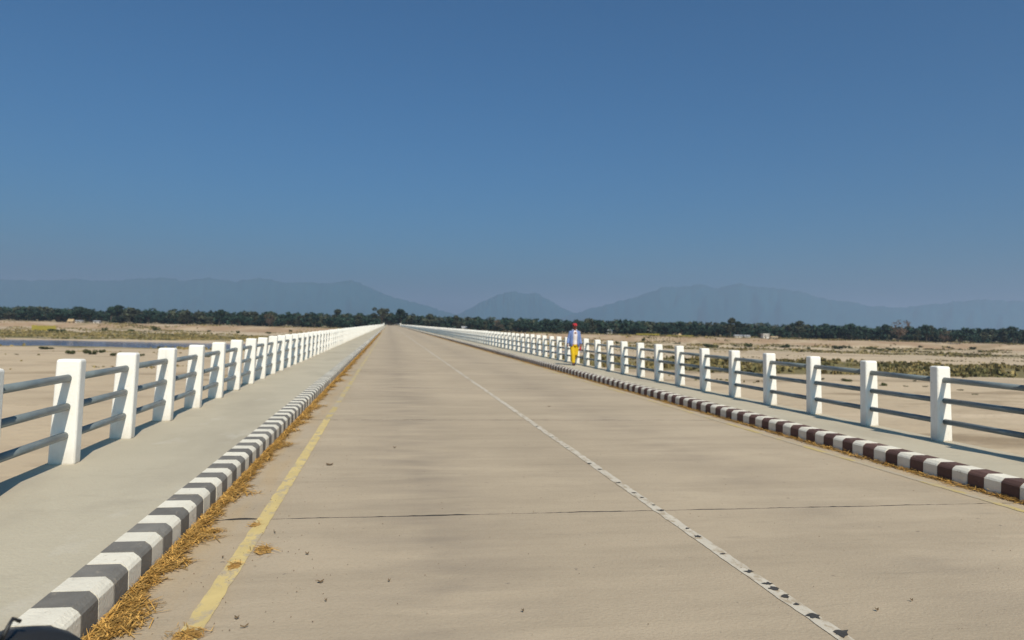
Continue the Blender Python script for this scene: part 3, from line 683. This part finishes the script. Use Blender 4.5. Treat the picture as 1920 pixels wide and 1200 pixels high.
clump(492, 1033, .085, .13, 70, 'small tangle of dry straw just right of the yellow line'); clump(350, 1192, .10, .09, 90, 'straw covering the near end of the yellow line'); clump(395, 998, .10, .06, 160, 'tuft of straw reaching out from the left kerb')
clump(440, 1062, .05, .09, 25, 'brown dust smear across the yellow line'); clump(478, 985, .05, .08, 16, 'small dusty spot on the yellow line farther up')
M['dryleaf'] = mat('dry_leaf', (.15, .10, .055), .9, .3, 30)
def scrap(px, py, L, w, label, rz=0, cat='leaf'):
    c = on_z(px, py, 0); mb = MB(); n = 7; L *= .72; w *= .6
    for i in range(n):
        u = i/(n-1)*2-1; k = w*(1-u*u)**.6/2+.001
        mb.v += [(u*L/2, -k, .006+.010*abs(u)), (u*L/2, 0, .012+.012*abs(u)), (u*L/2, k, .007+.014*abs(u))]
    mb.f = [(3*i+j, 3*i+3+j, 3*i+4+j, 3*i+1+j) for i in range(n-1) for j in range(2)]; mb.mi = [0]*len(mb.f)
    o = mb.build('dry_leaf' if cat == 'leaf' else 'twig', M['dryleaf']); o.location = (c.x, c.y, 0); o.rotation_euler = (0, 0, rz); tag(o, label, cat)
for a in [(601, 1093, .055, .045, 'curled brown leaf lying alone on the near road left of centre'), (618, 872, .11, .12, 'largest brown scrap on the road left of centre, beyond the joint'), (576, 1040, .035, .04, 'small brown leaf right of the straw tangle'), (444, 1161, .035, .04, 'small brown leaf right of the near yellow line'), (611, 1128, .02, .03, 'tiny dark scrap below the curled brown leaf'),
          (418, 1047, .02, .03, 'tiny dark scrap left of the yellow line'), (1644, 1146, .03, .03, 'small dark scrap at near right of the centre line'), (1709, 1128, .025, .025, 'smaller dark scrap farther right of the centre line'), (740, 840, .05, .06, 'brown leaf in the left lane near the wheel marks'), (1030, 763, .08, .10, 'dark scrap just right of the centre line far up'), (730, 1091, .022, .03, 'dark speck mid road, right of the curled leaf'), (980, 1148, .02, .03, 'dark speck near the middle of the road close by')]:
    scrap(*a, rz=random.uniform(-.3, .3))
scrap(458, 1178, .06, .012, 'short brown twig right of the near yellow line', .5, 'twig'); scrap(515, 1000, .10, .008, 'thin twig lying by the straw tangle', 1.9, 'twig')
def grit():
    r = np.random.default_rng(3); out = []
    for _ in range(1300):
        y = 3.+22*r.random()**1.8; x = r.uniform(XL+.05, XR-.05) if r.random() < .45 else XL+.05+abs(r.normal())*.7
        if x > XR-.05: continue
        s = r.uniform(.0015, .006)*(1+.02*y); a = r.uniform(0, 3.14); e = s*r.uniform(.4, 1)
        c, q = math.cos(a), math.sin(a); z = .006
        P = [(x+c*s, y+q*s, z), (x-q*e, y+c*e, z), (x-c*s, y-q*s, z)]; T = (x, y, z+s*.8)
        out += [P[0], P[1], T, P[1], P[2], T, P[2], P[0], T]
    tag(link('road_grit', quads_mesh('road_grit', np.array(out), M['dryleaf'], tri=True)), 'fine dark grit and crumbs scattered over the road', 'grit', kind='stuff')
grit()

# ------------------------------------------------------------------ the walking person
M['skin'] = mat('skin', (.19, .065, .045), .55, .08, 20); M['jacket'] = mat('jacket_blue', (.16, .22, .42), .85, .12, 14, bump=.3, bscale=40, obj=True)
M['shirt'] = mat('shirt_white', (.70, .62, .60), .85, .06, 14); M['trouser'] = mat('trouser_yellow', (.62, .40, .012), .85, .12, 12, bump=.3, bscale=30, obj=True)
M['red'] = mat('red_cloth', (.42, .03, .04), .85, .15, 14, bump=.3, bscale=40); M['shoe'] = mat('shoe_black', (.02, .02, .022), .5, .2, 20); M['hair'] = mat('hair_black', (.012, .01, .01), .6); M['eye'] = mat('eye_white', (.7, .68, .65), .3)
def fuse(mb, name, m, parent, voxel, smooth=4):
    o = mb.build(name, m, parent)
    r = o.modifiers.new('r', 'REMESH'); r.mode = 'VOXEL'; r.voxel_size = voxel; r.use_smooth_shade = True
    s = o.modifiers.new('s', 'SMOOTH'); s.iterations = smooth; s.factor = .5
    dg = bpy.context.evaluated_depsgraph_get(); me = bpy.data.meshes.new_from_object(o.evaluated_get(dg)); o.modifiers.clear(); o.data = me; me.name = name
    return o
def person(x, y):
    P = tag(empty('person', (x, y, KH-.004)), 'person in red cap, open blue jacket and yellow trousers walking on the right footpath', 'person')
    b = MB()
    # legs: weight on the leg at image left, the other trailing with its heel up
    hipA, kneeA, ankA = (-.085, .0, .80), (-.065, -.07, .44), (-.045, -.10, .085)
    hipB, kneeB, ankB = (.085, .0, .80), (.075, .0, .43), (.05, .30, .20)
    for h, k, a in ((hipA, kneeA, ankA), (hipB, kneeB, ankB)):
        b.tube([h, k, a], [.085, .056, .036], 12); b.ball(k, .056); b.ball(h, .088)
    b.tube([ankA, (-.045, -.18, .035)], [.038, .03], 10); b.tube([ankB, (.05, .24, .05)], [.038, .028], 10); b.ball((-.045, -.085, .05), .042); b.ball(ankB, .04)
    b.tube([(0, .01, .76), (0, .0, .92), (0, .0, 1.10), (0, .01, 1.24), (0, .01, 1.31)], [(.10, .15), (.09, .13), (.10, .16), (.10, .17), (.06, .10)], 16)
    b.tube([(0, .01, 1.28), (0, -.005, 1.39)], [.052, .047], 10)
    arms = (((-.158, .01, 1.245), (-.225, .03, 1.01), (-.275, -.04, .80)), ((.158, .01, 1.245), (.225, .04, 1.01), (.255, -.02, .80)))
    for sh, el, wr in arms:
        b.tube([sh, el, wr], [.050, .040, .026], 10); b.ball(sh, .055); b.ball(el, .04)
        sg = -1 if sh[0] < 0 else 1; w = Vector(wr); pl = w+Vector((sg*.004, -.015, -.07))
        b.tube([w, pl], [(.022, .034), (.018, .040)], 10)
        for k, (oy, L) in enumerate(((-.032, .070), (-.011, .080), (.011, .074), (.031, .056))):
            r0 = pl+Vector((0, oy, .008)); m1 = r0+Vector((-sg*.004, -.004, -L*.5)); m2 = m1+Vector((-sg*.018, -.004, -L*.42)); b.tube([r0, m1, m2], [.0095, .009, .0075], 7)
        t0 = w+Vector((-sg*.004, -.030, -.025)); b.tube([t0, t0+Vector((-sg*.012, -.025, -.03)), t0+Vector((-sg*.018, -.024, -.058))], [.011, .0105, .008], 7)
    hc = (0, -.015, 1.475)
    b.ball(hc, (.073, .088, .108), 18, 14); b.tube([(0, -.075, 1.42), (0, -.02, 1.39)], [.035, .05], 10)
    b.tube([(0, -.098, 1.49), (0, -.118, 1.452), (0, -.10, 1.445)], [.010, .015, .012], 8)
    for sx in (-1, 1): b.ball((sx*.075, -.005, 1.47), (.010, .02, .03), 8, 6)
    body = fuse(b, 'body', M['skin'], P, .0075, 3)
    # face
    for sx in (-1, 1):
        e = MB(); e.ball((sx*.029, -.094, 1.488), (.012, .007, .007), 10, 8); eo = e.build('eye', M['eye'], P); e = MB(); e.ball((sx*.029, -.099, 1.488), (.005, .004, .005), 8, 6); e.build('pupil', M['hair'], eo)
        e = MB(); e.tube([(sx*.014, -.101, 1.506), (sx*.045, -.089, 1.507)], .004, 6); e.build('eyebrow', M['hair'], P)
    e = MB(); e.tube([(-.024, -.096, 1.425), (0, -.104, 1.423), (.024, -.096, 1.425)], [.004, .007, .004], 8); e.build('mouth', M['red'], P)
    e = MB()
    e.ball((0, .0, 1.50), (.080, .092, .088), 16, 10); hr = e.build('hair', M['hair'], P); bm = bmesh.new(); bm.from_mesh(hr.data); bmesh.ops.bisect_plane(bm, geom=bm.verts[:]+bm.edges[:]+bm.faces[:], plane_co=(0, -.03, 1.49), plane_no=(0, -1.2, -1), clear_outer=True); bm.to_mesh(hr.data); bm.free()
    e = MB(); n = 18; prof = [(.097, 1.525), (.098, 1.548), (.090, 1.575), (.062, 1.594), (.02, 1.601)]
    vs = [(.92*r_*math.cos(2*math.pi*k/n), r_*math.sin(2*math.pi*k/n)-.012, z) for r_, z in prof for k in range(n)]
    e.add(vs, [(i*n+k, i*n+(k+1) % n, (i+1)*n+(k+1) % n, (i+1)*n+k) for i in range(4) for k in range(n)]+[tuple(4*n+k for k in range(n))])
    e.add([(-.07, -.09, 1.524), (.07, -.09, 1.524), (.052, -.155, 1.508), (0, -.172, 1.503), (-.052, -.155, 1.508), (-.07, -.09, 1.517), (.07, -.09, 1.517), (.052, -.155, 1.502), (0, -.172, 1.497), (-.052, -.155, 1.502)],
          [(0, 1, 2, 3, 4), (9, 8, 7, 6, 5), (1, 0, 5, 6), (2, 1, 6, 7), (3, 2, 7, 8), (4, 3, 8, 9), (0, 4, 9, 5)]); e.build('cap', M['red'], P, smooth=False)
    # clothes follow the body
    t = MB()
    for h, k, a, lo in ((hipA, kneeA, ankA, .10), (hipB, kneeB, ankB, .06)):
        h, k, a = Vector(h), Vector(k), Vector(a); t.tube([h+Vector((0, 0, .02)), h.lerp(k, .5), k, k.lerp(a, .5), k.lerp(a, .95)], [.105, .092, .080, .073, .070], 14); t.ball(h, .108)
    t.tube([(0, .005, .74), (0, .005, .86), (0, 0, .90)], [(.115, .165), (.112, .158), (.105, .15)], 16); fuse(t, 'trousers', M['trouser'], P, .011, 4)
    s = MB(); s.tube([(0, -.004, .80), (0, -.004, .95), (0, -.004, 1.12), (0, .0, 1.25), (0, .0, 1.325)], [(.122, .158), (.108, .145), (.118, .165), (.118, .150), (.072, .085)], 18); fuse(s, 'shirt', M['shirt'], P, .011, 4)
    # open jacket: a shell round the back and sides with the front panels apart, plus sleeves
    j = MB(); rows = [(.735, .165, .205), (.86, .150, .185), (1.0, .140, .176), (1.13, .142, .182), (1.225, .132, .175), (1.29, .10, .125), (1.34, .075, .085)]; seg = 22
    for k_, (z, ry, rx) in enumerate(rows):
        op = .50-.10*(k_/6)
        for q in range(seg+1):
            a = -math.pi/2+op+(2*math.pi-2*op)*q/seg; wv = 1+.018*math.sin(a*7+z*9)
            j.v.append((rx*wv*math.cos(a), ry*wv*math.sin(a)+.006, z+.012*math.sin(a*3)*(k_ == 0)))
    j.f = [(r_*(seg+1)+q, r_*(seg+1)+q+1, (r_+1)*(seg+1)+q+1, (r_+1)*(seg+1)+q) for r_ in range(6) for q in range(seg)]; j.mi = [0]*len(j.f)
    jo = j.build('jacket', M['jacket'], P, smooth=True); so = jo.modifiers.new('thick', 'SOLIDIFY'); so.thickness = .012; so.offset = 1
    for sh, el, wr in arms:
        v = MB(); sh, el, wr = Vector(sh), Vector(el), Vector(wr); v.ball(sh, .068); v.tube([sh, sh.lerp(el, .5), el, el.lerp(wr, .5), el.lerp(wr, .88)], [.068, .064, .058, .054, .052], 14); v.ball(el, .059); fuse(v, 'sleeve', M['jacket'], jo, .010, 3)
    c = MB(); c.tube([(-.07, -.045, 1.335), (-.085, .03, 1.35), (0, .075, 1.36), (.085, .03, 1.35), (.07, -.045, 1.335)], [.016, .02, .022, .02, .016], 8); c.build('collar', M['shirt'], jo, smooth=True)
    w = MB(); pts = [(.172*math.cos(a), .128*math.sin(a), .785) for a in np.linspace(0, 2*math.pi, 25)]; w.tube(pts, [(.028, .008)]*25, 8, cap=False); w.build('sash', M['red'], P, smooth=True)
    for (ax, ay, az), d in ((ankA, (0, -1, 0)), (ankB, (0, -.8, -.62))):
        f = MB(); d = Vector(d).normalized(); a = Vector((ax, ay, az)); heel = a+Vector((0, .045, -.055)) if d.z > -.1 else a+Vector((0, .035, -.03)); toe = heel+d*.235
        if d.z < -.1: toe.z = max(toe.z, .03)
        f.tube([heel, heel.lerp(toe, .3), heel.lerp(toe, .7), toe], [.030, (.036, .036), (.032, .044), (.018, .030)], 12); f.ball(heel+Vector((0, 0, .01)), .036); f.ball(toe, (.03, .03, .02)); so_ = fuse(f, 'shoe', M['shoe'], P, .008, 3)
    # red cloth bundle gripped in the hand at image right
    g = MB(); hx, hy, hz = .252, -.045, .70
    g.tube([(hx-.028, hy-.01, .735), (hx-.030, hy-.015, .70), (hx-.032, hy-.012, .66), (hx-.03, hy, .60), (hx-.03, hy, .57)], [(.018, .02), (.022, .026), (.035, .045), (.042, .055), (.02, .03)], 12)
    ob = fuse(g, 'red_bag', M['red'], None, .009, 3); ob.location = (x, y, KH-.004); tag(ob, 'small red cloth bundle carried in the walking person\'s hand', 'bundle')
pp = on_z(1076, 685, KH); person(pp.x, pp.y)

# ------------------------------------------------------------------ parked motorcycle, only its front reaching into the picture
M['rubber'] = mat('tyre_rubber', (.022, .021, .021), .8, .2, 20, obj=True); M['chrome'] = mat('chrome', (.55, .55, .56), .25, .05, 5, metal=1); M['black'] = mat('black_enamel', (.018, .018, .019), .5, .1, 5, spec=.5); M['seatm'] = mat('seat_vinyl', (.025, .025, .025), .55); M['engine'] = mat('engine_alloy', (.28, .28, .28), .45, .2, 20, metal=.8); M['glass'] = mat('lamp_glass', (.6, .6, .58), .1, spec=.6); M['amber'] = mat('amber_lens', (.6, .2, .02), .3)
def motorcycle(x, y, rz, steer):
    B = tag(empty('motorcycle', (x, y, 0), rz), 'black motorcycle parked by the left kerb at the bottom left corner', 'motorcycle')
    def wheel(parent, cy, r=.30):
        w = MB(); w.torus((0, cy, r), r-.045, .045, ms=12, seg=40); wo = w.build('tyre', M['rubber'], parent, smooth=True)
        w = MB(); w.torus((0, cy, r), r-.085, .014, ms=8, seg=36); w.build('rim', M['chrome'], wo, smooth=True)
        w = MB(); w.tube([(-.06, cy, r), (.06, cy, r)], .045, 14); w.build('hub', M['engine'], wo)
        for k in range(18):
            a = 2*math.pi*k/18; sd = .04*(-1)**k; q = MB(); a2 = a+.35*(-1)**(k//2); q.tube([(sd, cy+.04*math.cos(a), r+.04*math.sin(a)), (0, cy+(r-.09)*math.cos(a2), r+(r-.09)*math.sin(a2))], .0022, 4); q.build('spoke', M['chrome'], wo)
        return wo
    F = empty('front_end', (0, 1.02, 0)); F.parent = B; F.rotation_euler = (0, 0, steer)
    wheel(F, .25)
    for sx in (-1, 1):
        f = MB(); f.tube([(sx*.085, .25, .30), (sx*.085, .20, .45), (sx*.085, .02, .95)], [.026, .024, .018], 10); f.build('fork_leg', M['engine'], F, smooth=True)
    g = MB(); n = 14; vs = []
    for i in range(n+1):
        a = R(20)+R(150)*i/n
        for u, d in ((-.062, -.02), (-.05, .012), (0, .022), (.05, .012), (.062, -.02)): vs.append((u, .25+(.325+d)*math.cos(a), .30+(.325+d)*math.sin(a)))
    g.add(vs, [(i*5+j, i*5+j+1, i*5+j+6, i*5+j+5) for i in range(n) for j in range(4)]); g.build('mudguard', M['black'], F, smooth=True)
    g = MB(); g.tube([(.055, .20, .63), (.06, .225, .685), (.045, .25, .70), (.05, .27, .685)], .006, 6); g.tube([(-.07, .25, .30), (-.072, .33, .50), (-.055, .40, .60)], .007, 6); g.build('mudguard_stay', M['black'], F, smooth=True)
    g = MB(); g.ball((0, .06, .84), (.075, .09, .075), 16, 10); ho = g.build('headlamp', M['black'], F, smooth=True); g = MB(); g.ball((0, .115, .84), (.066, .04, .066), 16, 8); g.build('lens', M['glass'], ho, smooth=True)
    g = MB(); g.tube([(-.36, -.14, .98), (-.20, -.04, 1.03), (0, .0, .97), (.20, -.04, 1.03), (.36, -.14, .98)], .012, 10); hb = g.build('handlebar', M['chrome'], F, smooth=True)
    for sx in (-1, 1):
        g = MB(); g.tube([(sx*.26, -.078, 1.012), (sx*.375, -.148, .975)], .019, 10); g.build('grip', M['rubber'], hb)
        g = MB(); g.tube([(sx*.24, -.05, 1.02), (sx*.30, -.03, 1.0), (sx*.38, -.06, .975)], [.008, .006, .005], 6); g.build('lever', M['chrome'], hb)
        g = MB(); g.tube([(sx*.22, -.05, 1.03), (sx*.25, -.06, 1.15), (sx*.30, -.05, 1.20)], .006, 6); mo = g.build('mirror_stem', M['black'], hb); g = MB(); g.ball((sx*.33, -.05, 1.22), (.062, .018, .045), 12, 8); g.build('mirror', M['black'], hb, smooth=True)
        g = MB(); g.ball((sx*.14, .02, .78), (.03, .03, .024), 10, 6); g.build('indicator', M['amber'], F, smooth=True)
    g = MB(); g.tube([(0, .60, .82), (0, .72, .86), (0, .90, .87), (0, 1.00, .82)], [(.09, .10), (.12, .14), (.12, .15), (.07, .08)], 14); g.build('tank', M['black'], B, smooth=True)
    g = MB(); g.tube([(0, -.20, .84), (0, .10, .80), (0, .40, .77), (0, .62, .80)], [(.03, .09), (.04, .12), (.045, .13), (.04, .09)], 12); g.build('seat', M['seatm'], B, smooth=True)
    g = MB(); g.tube([(0, 1.0, .90), (0, .72, .40), (0, .30, .35), (0, .10, .68), (0, .9, .74)], .02, 8); g.build('frame', M['black'], B)
    g = MB(); g.box(-.12, .12, .35, .70, .22, .45); g.box(-.09, .09, .55, .75, .44, .68); g.build('engine', M['engine'], B, bevel=.02)
    g = MB(); g.tube([(.12, .72, .45), (.15, .74, .25), (.16, .4, .22), (.17, -.30, .30)], [.02, .022, .03, .045], 10); g.build('exhaust', M['chrome'], B, smooth=True)
    wheel(B, 0.0)
    g = MB(); vs = []
    for i in range(n+1):
        a = R(10)+R(160)*i/n
        for u, d in ((-.07, -.02), (-.05, .012), (0, .022), (.05, .012), (.07, -.02)): vs.append((u, -.05+(.345+d)*math.cos(a), .32+(.345+d)*math.sin(a)))
    g.add(vs, [(i*5+j, i*5+j+1, i*5+j+6, i*5+j+5) for i in range(n) for j in range(4)]); g.build('rear_mudguard', M['black'], B, smooth=True)
    g = MB(); g.tube([(-.08, .42, .25), (-.13, .40, .02), (-.13, .46, .012)], .011, 8); g.tube([(.08, .42, .25), (.13, .40, .02), (.13, .46, .012)], .011, 8); g.build('centre_stand', M['black'], B)
    Mf = Matrix.Translation((0, 1.02, 0)) @ Matrix.Rotation(steer, 4, 'Z')      # the steered front parts belong straight to the motorcycle
    for ch in list(F.children): ch.parent = B; ch.matrix_parent_inverse = Matrix.Identity(4); ch.matrix_basis = Mf
    bpy.data.objects.remove(F)
motorcycle(-1.27, 1.20, 0, -.55)

# ------------------------------------------------------------------ haze in the air over the plain
mb = MB(); mb.box(-17500, 17500, -1500, 18500, -14, 620)
hz = bpy.data.materials.new('haze_air'); hz.use_nodes = True; hN = hz.node_tree.nodes; hN.remove(hN['Principled BSDF'])
pv = hN.new('ShaderNodeVolumePrincipled'); pv.inputs['Color'].default_value = (.385, .505, .715, 1); pv.inputs['Density'].default_value = 1.35e-4; pv.inputs['Anisotropy'].default_value = .1
hz.node_tree.links.new(pv.outputs[0], hN['Material Output'].inputs['Volume'])
tag(mb.build('haze', hz), 'thin blue haze over the plain and mountains', kind='stuff')
